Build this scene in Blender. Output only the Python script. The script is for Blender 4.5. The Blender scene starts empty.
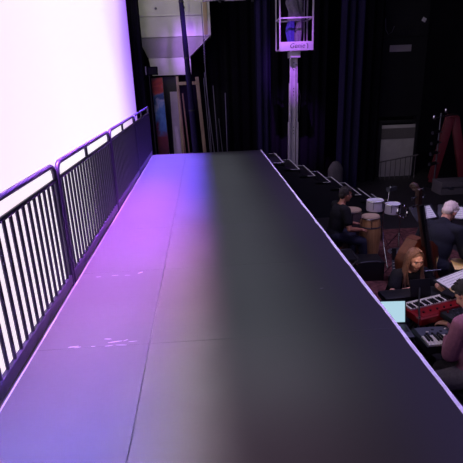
import bpy, bmesh, math, random
from mathutils import Vector, Matrix, Euler
random.seed(4)
S = bpy.context.scene; COL = S.collection
PI = math.pi
V = Vector
EYE = 1.65          # phone height above the stage deck
PIT = -1.4          # pit floor level below the deck

# ------------------------------------------------------------------ materials
def lin(c):
    f = lambda v: v/12.92 if v <= .04045 else ((v+.055)/1.055)**2.4
    return tuple(f(x/255.) for x in c)
MATS = {}
def mat(name, rgb, rough=.6, metal=0., var=.12, scale=8., bump=0., spec=.5, emit=None, es=1., coat=0.):
    if name in MATS: return MATS[name]
    m = bpy.data.materials.new(name); m.use_nodes = True
    nt = m.node_tree; N = nt.nodes; L = nt.links
    b = N['Principled BSDF']
    c = lin(rgb)
    tc = N.new('ShaderNodeTexCoord'); no = N.new('ShaderNodeTexNoise'); no.inputs['Scale'].default_value = scale
    no.inputs['Detail'].default_value = 5
    L.new(tc.outputs['Object'], no.inputs['Vector'])
    rp = N.new('ShaderNodeValToRGB'); L.new(no.outputs['Fac'], rp.inputs['Fac'])
    rp.color_ramp.elements[0].position = .3; rp.color_ramp.elements[1].position = .7
    rp.color_ramp.elements[0].color = tuple(x*(1-var) for x in c)+(1,)
    rp.color_ramp.elements[1].color = tuple(min(1, x*(1+var)) for x in c)+(1,)
    L.new(rp.outputs['Color'], b.inputs['Base Color'])
    b.inputs['Roughness'].default_value = rough; b.inputs['Metallic'].default_value = metal
    b.inputs['Specular IOR Level'].default_value = spec
    b.inputs['Coat Weight'].default_value = coat
    if bump:
        bp = N.new('ShaderNodeBump'); bp.inputs['Strength'].default_value = bump; bp.inputs['Distance'].default_value = .01
        n2 = N.new('ShaderNodeTexNoise'); n2.inputs['Scale'].default_value = scale*8; n2.inputs['Detail'].default_value = 4
        L.new(tc.outputs['Object'], n2.inputs['Vector']); L.new(n2.outputs['Fac'], bp.inputs['Height']); L.new(bp.outputs['Normal'], b.inputs['Normal'])
    if emit:
        b.inputs['Emission Color'].default_value = lin(emit)+(1,); b.inputs['Emission Strength'].default_value = es
    MATS[name] = m
    return m
def wood(name, a, b_, scale=3., rough=.4, stretch=(8, 8, .6), coat=0.):
    m = mat(name, a, rough, coat=coat); nt = m.node_tree; N = nt.nodes; L = nt.links
    mp = N.new('ShaderNodeMapping'); mp.inputs['Scale'].default_value = stretch
    no = [n for n in N if n.type == 'TEX_NOISE'][0]; tc = [n for n in N if n.type == 'TEX_COORD'][0]
    L.new(tc.outputs['Object'], mp.inputs['Vector']); L.new(mp.outputs['Vector'], no.inputs['Vector'])
    no.inputs['Scale'].default_value = scale
    rp = [n for n in N if n.type == 'VALTORGB'][0]
    rp.color_ramp.elements[0].color = lin(a)+(1,); rp.color_ramp.elements[1].color = lin(b_)+(1,)
    return m

M = dict(
  rail = mat('rail_paint', (62, 50, 84), .35, .2, .1, 12),
  tape = mat('white_cloth_tape', (240, 236, 242), .6, 0, .25, 14, .2),
  scuff = mat('worn_paint', (120, 116, 122), .7),
  black = mat('black_paint', (22, 22, 27), .55, 0, .2, 6, .1),
  floor = mat('pit_floor', (40, 36, 40), .6, 0, .3, 3, .2),
  wall = mat('black_wall', (26, 26, 31), .9, 0, .2, 2, .1),
  velour = mat('black_velour', (24, 23, 30), 1., 0, .2, 30, .3, .05),
  navy = mat('navy_velour', (36, 32, 60), 1., 0, .2, 30, .3, .05),
  grey_duct = mat('galvanised_sheet', (178, 178, 168), .45, .25, .12, 2.5),
  pale = mat('primed_plywood', (170, 162, 168), .8, 0, .1, 4, .1),
  lumber = wood('raw_lumber', (140, 122, 92), (168, 150, 116), 4),
  darkwood = wood('old_lumber', (104, 74, 66), (140, 104, 92), 4),
  chrome = mat('chrome', (205, 205, 210), .2, 1., .05),
  steel = mat('brushed_steel', (120, 120, 130), .4, .9, .1),
  mast = mat('aluminium_mast', (196, 186, 200), .5, .15, .08, 6),
  red_key = mat('red_enamel', (132, 14, 24), .35, 0, .08, coat=.3),
  ivory = mat('white_key_plastic', (226, 220, 206), .3, 0, .04),
  ebony = mat('black_key_plastic', (14, 14, 16), .35, 0, .1),
  plastic = mat('black_plastic', (24, 24, 28), .45, 0, .1),
  panel = mat('grey_panel_plastic', (78, 80, 92), .45, 0, .1),
  paper = mat('paper', (236, 232, 230), .8, 0, .03),
  oldpaper = mat('cream_paper', (226, 196, 142), .8, 0, .06),
  ink = mat('printed_ink', (50, 48, 52), .8),
  skin = mat('skin', (206, 150, 124), .55, 0, .05, 20),
  skin2 = mat('tanned_skin', (170, 112, 88), .55, 0, .05, 20),
  lips = mat('lips', (168, 84, 80), .5),
  eyewhite = mat('eye_white', (168, 150, 142), .3),
  iris = mat('iris', (52, 36, 28), .25),
  tee = mat('black_cotton', (26, 25, 30), .9, 0, .2, 40, .3, .2),
  suit = mat('navy_suit', (30, 31, 42), .85, 0, .15, 40, .2, .3),
  denim = mat('dark_denim', (44, 44, 60), .9, 0, .2, 60, .3, .2),
  greycloth = mat('grey_cloth', (98, 92, 96), .9, 0, .15, 40, .3, .2),
  greypants = mat('grey_cotton_trousers', (140, 130, 132), .9, 0, .15, 40, .3, .2),
  pink = mat('pink_fleece', (172, 112, 132), .95, 0, .1, 40, .3, .2),
  shoe = mat('shoe_leather', (20, 18, 18), .5),
  hair_dark = mat('dark_hair', (36, 26, 24), .6, 0, .3, 60, .5),
  hair_white = mat('white_hair', (226, 206, 198), .6, 0, .1, 60, .5),
  hair_brown = mat('light_brown_hair', (122, 84, 66), .55, 0, .3, 60, .4),
  conga = wood('tan_conga_shell', (150, 106, 68), (178, 132, 88), 5, .4, coat=.3),
  conga2 = wood('dark_conga_shell', (70, 56, 60), (92, 76, 78), 5, .4, coat=.3),
  hide = mat('drum_hide', (176, 150, 128), .7, 0, .12, 10),
  drumhead = mat('coated_drumhead', (226, 222, 236), .6, 0, .04),
  bass = wood('bass_varnish', (86, 36, 22), (114, 52, 30), 3, .3, coat=.4),
  bassedge = wood('bass_rib_varnish', (84, 42, 25), (106, 56, 32), 3, .6),
  bassneck = wood('dark_neck_wood', (50, 34, 30), (70, 46, 40), 4, .4),
  rug = mat('rug_wool', (104, 66, 66), 1., 0, .5, 14, .5, .05),
  redpaint = mat('red_fibreglass', (110, 26, 40), .5, 0, .1),
  jacket = mat('grey_jacket', (118, 112, 126), .95, 0, .15, 25, .4, .1),
  jacket_lit = mat('blue_lit_jacket', (74, 70, 150), .95, 0, .15, 25, .4, .1),  # jacket cloth with purple-blue light put into its colour
)

def m_deck():
    m = mat('deck_paint', (44, 43, 46), .5, 0, .06, 1.2, .06, .35)
    nt = m.node_tree; N = nt.nodes; L = nt.links; b = N['Principled BSDF']
    rp = [n for n in N if n.type == 'VALTORGB'][0]; tc = [n for n in N if n.type == 'TEX_COORD'][0]
    # fine scuffs: stretched noise thresholded into pale specks
    n = N.new('ShaderNodeTexNoise'); n.inputs['Scale'].default_value = 9; n.inputs['Detail'].default_value = 8; n.inputs['Roughness'].default_value = .7
    L.new(tc.outputs['Object'], n.inputs['Vector'])
    r2 = N.new('ShaderNodeValToRGB'); r2.color_ramp.elements[0].position = .70; r2.color_ramp.elements[1].position = .80
    r2.color_ramp.elements[0].color = (0, 0, 0, 1); r2.color_ramp.elements[1].color = (.35, .35, .35, 1)
    L.new(n.outputs['Fac'], r2.inputs['Fac'])
    mx = N.new('ShaderNodeMixRGB'); mx.inputs['Color2'].default_value = (.12, .12, .12, 1)
    L.new(r2.outputs['Color'], mx.inputs['Fac']); L.new(rp.outputs['Color'], mx.inputs['Color1']); L.new(mx.outputs['Color'], b.inputs['Base Color'])
    return m
M['deck'] = m_deck()

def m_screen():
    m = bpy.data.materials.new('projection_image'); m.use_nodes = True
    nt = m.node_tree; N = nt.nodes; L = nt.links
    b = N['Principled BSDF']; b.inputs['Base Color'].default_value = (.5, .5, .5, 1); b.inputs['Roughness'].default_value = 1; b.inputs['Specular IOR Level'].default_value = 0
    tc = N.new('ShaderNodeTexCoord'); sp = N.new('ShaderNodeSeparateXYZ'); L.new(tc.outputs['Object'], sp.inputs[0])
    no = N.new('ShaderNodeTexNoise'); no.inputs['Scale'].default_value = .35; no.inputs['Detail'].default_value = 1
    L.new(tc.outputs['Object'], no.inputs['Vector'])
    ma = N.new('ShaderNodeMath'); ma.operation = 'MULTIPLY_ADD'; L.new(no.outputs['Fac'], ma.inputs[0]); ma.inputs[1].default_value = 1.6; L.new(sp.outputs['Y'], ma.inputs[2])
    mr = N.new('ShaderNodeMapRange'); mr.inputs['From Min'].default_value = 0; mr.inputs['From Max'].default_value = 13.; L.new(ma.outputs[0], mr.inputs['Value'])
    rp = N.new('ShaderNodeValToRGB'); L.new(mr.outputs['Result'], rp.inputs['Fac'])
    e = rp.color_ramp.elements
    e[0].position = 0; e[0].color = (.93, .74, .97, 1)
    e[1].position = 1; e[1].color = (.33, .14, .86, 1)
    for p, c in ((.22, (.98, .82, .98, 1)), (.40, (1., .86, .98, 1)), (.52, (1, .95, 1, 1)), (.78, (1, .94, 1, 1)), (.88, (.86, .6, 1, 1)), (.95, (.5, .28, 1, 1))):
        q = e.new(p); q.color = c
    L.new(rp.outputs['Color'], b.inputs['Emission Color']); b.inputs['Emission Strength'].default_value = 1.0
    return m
M['screen'] = m_screen()

def m_mural():
    m = mat('painted_scenery', (60, 90, 150), .8); nt = m.node_tree; N = nt.nodes; L = nt.links
    no = [n for n in N if n.type == 'TEX_NOISE'][0]; rp = [n for n in N if n.type == 'VALTORGB'][0]
    no.inputs['Scale'].default_value = 2.2; no.inputs['Detail'].default_value = 3; no.inputs['Distortion'].default_value = 1.2
    tc = [n for n in N if n.type == 'TEX_COORD'][0]; sp = N.new('ShaderNodeSeparateXYZ'); L.new(tc.outputs['Object'], sp.inputs[0])
    m1 = N.new('ShaderNodeMath'); m1.operation = 'MULTIPLY_ADD'; L.new(sp.outputs['Z'], m1.inputs[0]); m1.inputs[1].default_value = .333; m1.inputs[2].default_value = -.22
    m2 = N.new('ShaderNodeMath'); m2.operation = 'MULTIPLY_ADD'; L.new(no.outputs['Fac'], m2.inputs[0]); m2.inputs[1].default_value = .44; L.new(m1.outputs[0], m2.inputs[2])
    L.new(m2.outputs[0], rp.inputs['Fac'])
    e = rp.color_ramp.elements
    e[0].position = .3; e[0].color = lin((70, 26, 40))+(1,)
    e[1].position = 1.; e[1].color = lin((96, 100, 110))+(1,)
    for p, c in ((.52, (110, 40, 54)), (.60, (70, 110, 160)), (.70, (90, 140, 186)), (.75, (168, 180, 196)), (.79, (60, 90, 130)), (.86, (84, 120, 150)), (.91, (190, 84, 60)), (.95, (160, 70, 60))):
        q = e.new(p); q.color = lin(c)+(1,)
    return m
M['mural'] = m_mural()
M['laptop_screen'] = mat('lit_laptop_screen', (20, 24, 28), .3, emit=(190, 228, 246), es=.85)

# ------------------------------------------------------------------ mesh helper
class MB:
    def __init__(s): s.bm = bmesh.new()
    def _t(s, vs, mtx):
        if mtx is not None: bmesh.ops.transform(s.bm, matrix=mtx, verts=vs)
    def box(s, c, d, rot=(0, 0, 0), bev=0., mtx=None):
        r = bmesh.ops.create_cube(s.bm, size=1); vs = r['verts']
        bmesh.ops.scale(s.bm, vec=d, verts=vs)
        if bev:
            es = list({e for v in vs for e in v.link_edges})
            q = bmesh.ops.bevel(s.bm, geom=es, offset=bev, segments=2, affect='EDGES', profile=.6)
            vs = list({v for f in q['faces'] for v in f.verts} | {v for v in vs if v.is_valid})
        mm = Matrix.Translation(c) @ Euler(rot).to_matrix().to_4x4()
        s._t(vs, mm); s._t(vs, mtx); return s
    def cyl(s, a, b, r0, r1=None, n=14, mtx=None):
        a = V(a); b = V(b); r1 = r0 if r1 is None else r1; d = b-a
        q = bmesh.ops.create_cone(s.bm, cap_ends=True, segments=n, radius1=r0, radius2=r1, depth=d.length)
        mm = Matrix.Translation((a+b)/2) @ d.to_track_quat('Z', 'Y').to_matrix().to_4x4()
        s._t(q['verts'], mm); s._t(q['verts'], mtx); return s
    def sph(s, c, r, u=14, v=10, rot=(0, 0, 0)):
        q = bmesh.ops.create_uvsphere(s.bm, u_segments=u, v_segments=v, radius=1)
        rr = (r, r, r) if not hasattr(r, '__len__') else r
        bmesh.ops.scale(s.bm, vec=rr, verts=q['verts'])
        s._t(q['verts'], Matrix.Translation(c) @ Euler(rot).to_matrix().to_4x4()); return s
    def tube(s, pts, r, n=8, closed=False):
        pts = [V(p) for p in pts]; k = len(pts); rings = []
        rs = r if hasattr(r, '__len__') else [r]*k
        up = V((0, 0, 1)); prev = None
        for i, p in enumerate(pts):
            if closed: d = pts[(i+1) % k]-pts[i-1]
            else: d = pts[min(i+1, k-1)]-pts[max(i-1, 0)]
            d.normalize()
            if prev is None:
                x = d.cross(up)
                if x.length < .1: x = d.cross(V((1, 0, 0)))
            else: x = prev-d*prev.dot(d)
            x.normalize(); prev = x; y = d.cross(x)
            rings.append([s.bm.verts.new(p+(x*math.cos(2*PI*j/n)+y*math.sin(2*PI*j/n))*rs[i]) for j in range(n)])
        m = k if closed else k-1
        for i in range(m):
            A = rings[i]; B = rings[(i+1) % k]
            for j in range(n): s.bm.faces.new((A[j], A[(j+1) % n], B[(j+1) % n], B[j]))
        if not closed:
            s.bm.faces.new(rings[0][::-1]); s.bm.faces.new(rings[-1])
        return s
    def lathe(s, prof, c=(0, 0, 0), n=28, mtx=None):
        rings = []
        for r, z in prof:
            rings.append([s.bm.verts.new((c[0]+r*math.cos(2*PI*j/n), c[1]+r*math.sin(2*PI*j/n), c[2]+z)) for j in range(n)])
        for A, B in zip(rings, rings[1:]):
            for j in range(n): s.bm.faces.new((A[j], A[(j+1) % n], B[(j+1) % n], B[j]))
        s.bm.faces.new(rings[0][::-1]); s.bm.faces.new(rings[-1])
        s._t([v for R in rings for v in R], mtx); return s
    def prism(s, outline, z0, z1, mtx=None):
        a = [s.bm.verts.new((x, y, z0)) for x, y in outline]; b = [s.bm.verts.new((x, y, z1)) for x, y in outline]
        k = len(a)
        s.bm.faces.new(a[::-1]); s.bm.faces.new(b)
        for i in range(k): s.bm.faces.new((a[i], a[(i+1) % k], b[(i+1) % k], b[i]))
        s._t(a+b, mtx); return s
    def sheet(s, fn, nu, nv, thick=None):
        g = [[s.bm.verts.new(fn(i/nu, j/nv)) for j in range(nv+1)] for i in range(nu+1)]
        for i in range(nu):
            for j in range(nv): s.bm.faces.new((g[i][j], g[i+1][j], g[i+1][j+1], g[i][j+1]))
        if thick:
            bmesh.ops.recalc_face_normals(s.bm, faces=s.bm.faces)
            bmesh.ops.solidify(s.bm, geom=list(s.bm.faces), thickness=thick)
        return s
    def build(s, name, m, parent=None, loc=None, rot=None, smooth=True, fix=True):
        if fix: bmesh.ops.recalc_face_normals(s.bm, faces=s.bm.faces)
        me = bpy.data.meshes.new(name); s.bm.to_mesh(me); s.bm.free()
        me.materials.append(m)
        if smooth:
            for p in me.polygons: p.use_smooth = True
            try: me.set_sharp_from_angle(angle=math.radians(40))
            except Exception: pass
        o = bpy.data.objects.new(name, me); COL.objects.link(o)
        if parent: o.parent = parent
        if loc: o.location = loc
        if rot: o.rotation_euler = rot
        return o
def tag(o, label, cat, group=None):
    o['label'] = label; o['category'] = cat
    if group: o['group'] = group
    return o
def thing(name, label, cat, loc=(0, 0, 0), rz=0., group=None, rot=None):
    o = bpy.data.objects.new(name, None); COL.objects.link(o); o.empty_display_size = .1
    o.location = loc; o.rotation_euler = rot if rot else (0, 0, rz)
    return tag(o, label, cat, group)
def struct(name, mb, m, **k):
    o = mb.build(name, m, **k); o['kind'] = 'structure'; return o
def copy_tree(o, parent=None):
    c = o.copy(); COL.objects.link(c)
    if parent: c.parent = parent
    for ch in list(o.children): copy_tree(ch, c)
    return c

# ------------------------------------------------------------------ setting
struct('floor', MB().box((2.5, 6, PIT-.05), (13, 22, .1)), M['floor'])
struct('wall_back', MB().box((2.5, 17.05, 3.2), (13, .1, 9.2)), M['wall'])
struct('wall_right', MB().box((9.05, 6, 3.2), (.1, 22, 9.2)), M['wall'])
struct('wall_left', MB().box((-4.05, 6, 3.2), (.1, 22, 9.2)), M['wall'])
struct('ceiling', MB().box((2.5, 6, 7.85), (13, 22, .1)), M['wall'])

# ------------------------------------------------------------------ stage platform
pl = thing('stage_platform', 'long grey raised stage runway with white taped edges', 'stage', (0, 0, PIT))
H0 = -PIT
Y0, Y1 = -1.2, 10.31
deck = MB()
# deck boards 4 ft x 8 ft with hairline seams at x=-0.43 and x=0.8 and every 1.22 m
xs = [-1.22, -.434, 1.235]
ys = [Y0, .21, 1.43, 2.65, 3.87, 5.09, 6.31, 7.53, 8.75, Y1]
for a, b in zip(xs, xs[1:]):
    for c, d in zip(ys, ys[1:]):
        deck.box(((a+b)/2, (c+d)/2, H0-.01), (b-a-.003, d-c-.001, .02), bev=.002)
deck.build('deck', M['deck'], pl, smooth=False)
MB().box((0.007, (Y0+Y1)/2, H0-.045), (2.44, Y1-Y0-.01, .05)).build('underframe', M['black'], pl)
for x in (-1.2, 1.215):
    MB().box((x, (Y0+Y1)/2, (H0-.08)/2), (.02, Y1-Y0-.02, H0-.08)).build('side_fascia', M['black'], pl)
MB().box((0.007, Y1-.02, (H0-.08)/2), (2.39, .02, H0-.08)).build('end_fascia', M['black'], pl)
# tape strips, slightly ragged
def ragged(x, w, y0, y1, amp):
    t = MB(); n = 150; q = []
    for i in range(n+1):
        y = y0+(y1-y0)*i/n
        j = amp*(random.random()-.5)+amp*math.sin(y*5.1)*math.sin(y*2.3+1)
        q.append([t.bm.verts.new(p) for p in ((x-w/2+j, y, H0+.0002), (x+w/2+j*.3, y, H0+.0002), (x+w/2+j*.3, y, H0+.0016), (x-w/2+j, y, H0+.0016))])
    for A, B in zip(q, q[1:]):
        for k in range(4): t.bm.faces.new((A[k], A[(k+1) % 4], B[(k+1) % 4], B[k]))
    t.bm.faces.new(q[0]); t.bm.faces.new(q[-1][::-1])
    return t
ragged(1.219, .025, Y0, Y1, .005).build('edge_tape', M['tape'], pl, smooth=False)
ragged(-1.163, .010, Y0, Y1, .002).build('edge_tape', M['scuff'], pl, smooth=False)
for (x, y, l, w, a) in ((-.93, 2.67, .07, .010, .1), (-.90, 2.66, .05, .006, .2), (-.72, 2.74, .05, .008, -.1), (-.66, 2.70, .10, .010, .15), (-.60, 2.71, .04, .006, .5), (-.55, 2.69, .06, .006, .05), (-.80, 2.66, .03, .005, 0), (-.70, 2.655, .05, .005, .1), (-.62, 2.655, .07, .006, -.1),
                        (-1.0, 3.78, .05, .008, 0), (-.86, 3.79, .06, .006, .1), (-.64, 3.82, .05, .018, .6), (-.75, 3.78, .05, .004, 0), (.86, 3.3, .03, .006, .2)):
    pts = []
    for k in range(9):
        t = 2*PI*k/9; r = 1+.35*(random.random()-.5)
        pts.append((l/2*r*math.cos(t), w/2*r*math.sin(t)))
    MB().prism(pts, .0003, .0009).build('scuff_mark', M['scuff'], pl, (x, y, H0), (0, 0, a), smooth=False)

# ------------------------------------------------------------------ stairs
st = thing('stair_unit', 'black stair unit with white taped treads descending from the runway end', 'stairs', (1.24, 9.5, PIT))
ris = H0/9
for i in range(8):
    z = H0-ris*(i+1); x0 = .03+.335*i; w = .335
    tr = MB().box((x0+w/2, .6, z-.02), (w+.01, 1.2, .04), bev=.003).build('tread', M['black'], st)
    t = MB(); tw = .03; zz = z+.0012
    t.box((x0+w-tw/2+.003, .6, zz), (tw, 1.2, .002))
    t.box((x0+w/2+.05, tw/2, zz), (w-.12, tw, .002))
    if i < 6: t.box((x0+w/2+.08, 1.2-tw/2, zz), (w-.2, tw, .002))
    t.build('edge_tape', M['tape'], tr, smooth=False)
    MB().box((x0-.0, .6, z-.0+ris/2-.02), (.018, 1.16, ris-.045)).build('riser', M['black'], st)
out = [(0, H0-ris-.05), (.03+.335*8, .14)]
for y in (.02, 1.18):
    o2 = [(.0, .0), (.03+.335*8, .0), (.03+.335*8, .11), (.30, H0-ris-.06), (.0, H0-ris-.06)]
    MB().prism(o2, -.02, .02, Matrix.Translation((0, y, 0)) @ Matrix.Rotation(PI/2, 4, 'X')).build('stringer', M['black'], st)

# ------------------------------------------------------------------ guard rails
RL = 2.205
def guard_rail(y0, label, h=1.045):
    t = thing('guard_rail', label, 'railing', (-1.19, y0, 0), 0, 'guard rail sections along the runway')
    r = .02; e = .035; R = .09; a = e; b = RL-e
    pts = [(0, a, -.06), (0, a, h-R-r)]
    for k in range(1, 7):
        q = k/6*PI/2; pts.append((0, a+R-R*math.cos(q), h-r-R+R*math.sin(q)))
    for k in range(0, 7):
        q = k/6*PI/2; pts.append((0, b-R+R*math.sin(q), h-r-R+R*math.cos(q)))
    pts += [(0, b, -.06)]
    MB().tube(pts, r, 10).build('frame', M['rail'], t)
    MB().tube([(0, a, .905), (0, b, .905)], .017, 10).build('middle_rail', M['rail'], t)
    MB().box((0, RL/2, .06), (.03, b-a-.03, .085), bev=.004).build('toe_rail', M['rail'], t)
    MB().cyl((0, RL*.46, .90), (0, RL*.46, h-.03), .016).build('support', M['rail'], t)
    n = 20
    base = MB().cyl((0, 0, .09), (0, 0, .9), .0125, n=8)
    b0 = base.build('baluster', M['rail'], t); b0.location = (0, a+.09, 0)
    for i in range(1, n):
        c = b0.copy(); COL.objects.link(c); c.parent = t; c.location = (0, a+.09+(b-a-.18)*i/(n-1), 0)
    for y in (a, b):
        MB().box((.012, y, -.03), (.06, .05, .05), bev=.004).build('foot_clamp', M['rail'], t)
    return t
guard_rail(1.47, 'dark metal guard rail section nearest the camera, cut by the left edge')
guard_rail(1.47+RL, 'dark metal guard rail section, second from the camera, gaps showing bright screen')
guard_rail(1.47+2*RL, 'dark metal guard rail section, third from the camera, balusters merging to dark')
guard_rail(1.47+3*RL, 'dark metal guard rail section farthest away, ending by the black curtain')

# ------------------------------------------------------------------ projection screen
ps = thing('projection_screen', 'huge glowing white pink projection screen behind the guard rail', 'screen', (-1.7, 0, PIT))
MB().box((0, 4.6, 3.6), (.03, 14.9, 7.1)).build('screen_surface', M['screen'], ps, smooth=False)
fr = MB()
fr.box((-.05, 4.6, .05), (.06, 15., .1)).box((-.05, -2.9, 3.6), (.06, .1, 7.2)).box((-.05, 12.1, 3.6), (.06, .1, 7.2)).box((-.05, 4.6, 7.2), (.06, 15., .1))
fr.build('screen_frame', M['black'], ps)

# ------------------------------------------------------------------ curtains
def curtain(name, label, x0, x1, y, z0, z1, m, fold=.16, amp=.05, rz=0., ph=0., group=None):
    o = thing(name, label, 'curtain', (x0, y, z0), rz, group)
    W = x1-x0; Hh = z1-z0
    def fn(u, v):
        x = u*W
        return (x, amp*(math.sin(2*PI*x/fold+ph)+.5*math.sin(2*PI*x/fold*.43+ph*2+.3*math.sin(v*3))), v*Hh)
    MB().sheet(fn, max(24, int(W/fold*10)), 10, .006).build('drape', m, o)
    MB().tube([(-.03, 0, Hh+.02), (W+.03, 0, Hh+.02)], .024).build('batten', M['black'], o)
    return o
curtain('leg_curtain', 'black leg curtain hanging at the far end of the bright screen', -1.72, -1.43, 12.35, PIT+.02, 5.6, M['velour'], .14, .04)
curtain('backdrop_curtain', 'wide black backdrop curtain behind the lift mast', .2, 3.7, 14.4, PIT+.02, 6.2, M['velour'], .3, .06)
curtain('side_curtain', 'narrow navy curtain just left of the lift mast', 1.36, 1.74, 12.3, PIT+.02, 6.0, M['navy'], .17, .05, ph=.6)
curtain('side_curtain', 'navy curtain strip right of the lift mast, above the last stair treads', 3.42, 3.98, 12.0, PIT+.02, 6.0, M['navy'], .21, .05, ph=1.4)
curtain('backdrop_curtain', 'black curtain behind the pit, left of the pale doorway panel', 3.98, 4.72, 12.6, PIT+.02, 6.0, M['velour'], .24, .05)
rc = thing('rolled_curtain', 'slim rolled black curtain hanging in front of the wooden frame', 'curtain', (-.23, 11.7, PIT))
def rc_fn(z): return .05+.045*(1-min(1, (z)/5.))
pts = [(-.20*(z/5.2)+.02, 0, z+.02) for z in [k*.25 for k in range(22)]]
MB().tube(pts, [rc_fn(p[2])*(1+.06*math.sin(p[2]*9)) for p in pts], 14).build('roll', M['navy'], rc)
MB().tube([(-.19, 0, 5.2), (-.19, 0, 6.2)], .01).build('tie_line', M['black'], rc)
for z in (1., 2.2, 3.4, 4.6): MB().lathe([(rc_fn(z)+.004, -.02), (rc_fn(z)+.006, 0), (rc_fn(z)+.004, .02)], (-.20*(z/5.2)+.02, 0, z+.02), 14).build('binding_tie', M['black'], rc)

# ------------------------------------------------------------------ duct
du = thing('air_duct', 'large pale sheet metal air duct hanging above the far left corner', 'duct', (-.62, 13.4, 1.7))
def ductring(zs):
    return zs
bm = MB()
# big upper box, tapered shoulder, small lower throat
def loft(mb, secs):
    R = []
    for (x0, x1, y0, y1, z0a, z0b) in secs:
        R.append([mb.bm.verts.new(p) for p in ((x0, y0, z0a), (x1, y0, z0b), (x1, y1, z0b), (x0, y1, z0a))])
    for A, B in zip(R, R[1:]):
        for j in range(4): mb.bm.faces.new((A[j], A[(j+1) % 4], B[(j+1) % 4], B[j]))
    mb.bm.faces.new(R[0][::-1]); mb.bm.faces.new(R[-1])
loft(bm, [(-.98, .90, -.5, .9, .88, .88), (-1.05, .90, -.5, .9, 4.6, 4.6)])
bm.build('duct_trunk', M['grey_duct'], du, smooth=False)
bm = MB(); loft(bm, [(-.78, .33, -.22, .6, .40, .40), (-.96, .88, -.48, .88, .87, .87)])
bm.build('duct_reducer', M['grey_duct'], du, smooth=False)
bm = MB(); loft(bm, [(-.70, .33, -.22, .6, -.05, -.05), (-.77, .33, -.22, .6, .39, .39)])
bm.build('duct_throat', M['grey_duct'], du, smooth=False)
for z, w in ((1.38, 1.93), (1.9, 1.94), (2.55, 1.95)):
    MB().box((-.06, -.508, z), (w-.02, .016, .035), bev=.004).build('seam_flange', M['grey_duct'], du)
MB().box((.78, -.515, 1.75), (.10, .03, 1.7), bev=.004).build('corner_angle', M['lumber'], du)
bo = MB()
for z in (1.55, 2.1):
    for x in (-.45, .25): bo.sph((x, -.505, z), .03)
bo.build('bolt', M['steel'], du)
MB().tube([(-.9, -.45, 1.98), (-.45, -.56, 2.02), (.1, -.53, 1.94), (.5, -.55, 2.05)], .012).build('cable', M['black'], du)
MB().box((-.9, .2, 5.05), (.06, .06, 1.)).build('hanger', M['steel'], du)
MB().box((.75, .2, 5.05), (.06, .06, 1.)).build('hanger', M['steel'], du)

# small loudspeaker on the painted flat
sp = thing('loudspeaker', 'small black loudspeaker bracketed above the painted flat', 'speaker', (-1.25, 12.5, 1.66))
MB().box((0, 0, .11), (.26, .22, .2), bev=.01).build('cabinet', M['velour'], sp)
MB().box((0.02, -.114, .11), (.2, .008, .15)).build('grille', M['tee'], sp)
MB().cyl((-.09, .03, PIT-1.66), (-.09, .03, .02), .02).build('pole', M['black'], sp)
MB().lathe([(.16, 0), (.16, .02), (.03, .05)], (-.09, .03, PIT-1.66+.003)).build('base', M['black'], sp)
MB().box((-.15, -.1, .12), (.02, .05, .2)).build('bracket', M['steel'], sp)

# painted scenery flat, leaning
fl = thing('scenery_flat', 'tall narrow flat painted in blue and red beside the black curtain', 'scenery', (-1.13, 12.75, PIT), rot=(math.radians(-1), math.radians(-1), 0))
MB().box((0, 0, 1.5), (.28, .02, 3.0), bev=.003).build('painted_face', M['mural'], fl, smooth=False)
fm = MB()
for x in (-.12, .12): fm.box((x, .03, 1.5), (.05, .035, 3.0))
for z in (.05, 1.5, 2.95): fm.box((0, .03, z), (.19, .035, .05))
fm.build('batten_frame', M['lumber'], fl)
def flat(label, x, y, w, h, m, ry=0., rx=-2., name='scenery_flat'):
    f = thing(name, label, 'scenery', (x, y, PIT), rot=(math.radians(rx), math.radians(ry), 0))
    MB().box((0, 0, h/2+.01), (w, .018, h), bev=.003).build('panel', m, f, smooth=False)
    k = MB()
    for s in (-1, 1): k.box((s*(w/2-.02), .03, h/2+.01), (.035, .035, h))
    for z in (.04, h/2, h-.02): k.box((0, .03, z), (w-.08, .035, .04))
    k.build('batten_frame', M['lumber'], f)
    return f
flat('tall grey plywood flat standing right of the painted flat', -.76, 13.0, .26, 2.62, M['pale'])
flat('short pale board leaning below the grey plywood flat', -.66, 12.45, .09, 1.75, M['pale'], -3, -2, 'leaning_board')
flat('dark flat hanging back behind the duct outlet', -.92, 13.25, .42, 3.0, M['black'], 0, -1)

# wooden frame leaning (door-frame like set piece)
wf = thing('wooden_frame', 'raw timber frame with two posts leaning at the back', 'frame', (-.42, 12.5, PIT), rot=(math.radians(-3), 0, 0))
MB().box((-.21, 0, 1.52), (.065, .05, 3.0), (0, math.radians(-.6), 0), bev=.004).build('post', M['lumber'], wf)
MB().box((.36, 0, 1.5), (.09, .05, 2.98), (0, math.radians(-3.0), 0), bev=.004).build('post', M['lumber'], wf)
MB().box((.06, -.035, 2.84), (.55, .02, .08), bev=.003).build('crosspiece', M['lumber'], wf)
for i, (x, a, h) in enumerate(((-.10, -2, 2.7), (.03, -3, 2.6), (.13, -1, 2.4))):
    b = tag(MB().box((0, 0, h/2), (.035, .035, h), bev=.003).build('timber_batten', M['darkwood'], None, (-.42+x, 12.38-.02*i, PIT+.005), (math.radians(-2), math.radians(a), 0)),
        ('reddish timber batten leaning just right of the timber frame left post', 'dark timber batten leaning in the middle of the timber frame', 'shorter dark timber batten leaning beside the rolled curtain')[i], 'timber', 'timber battens leaning in the frame')
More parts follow.
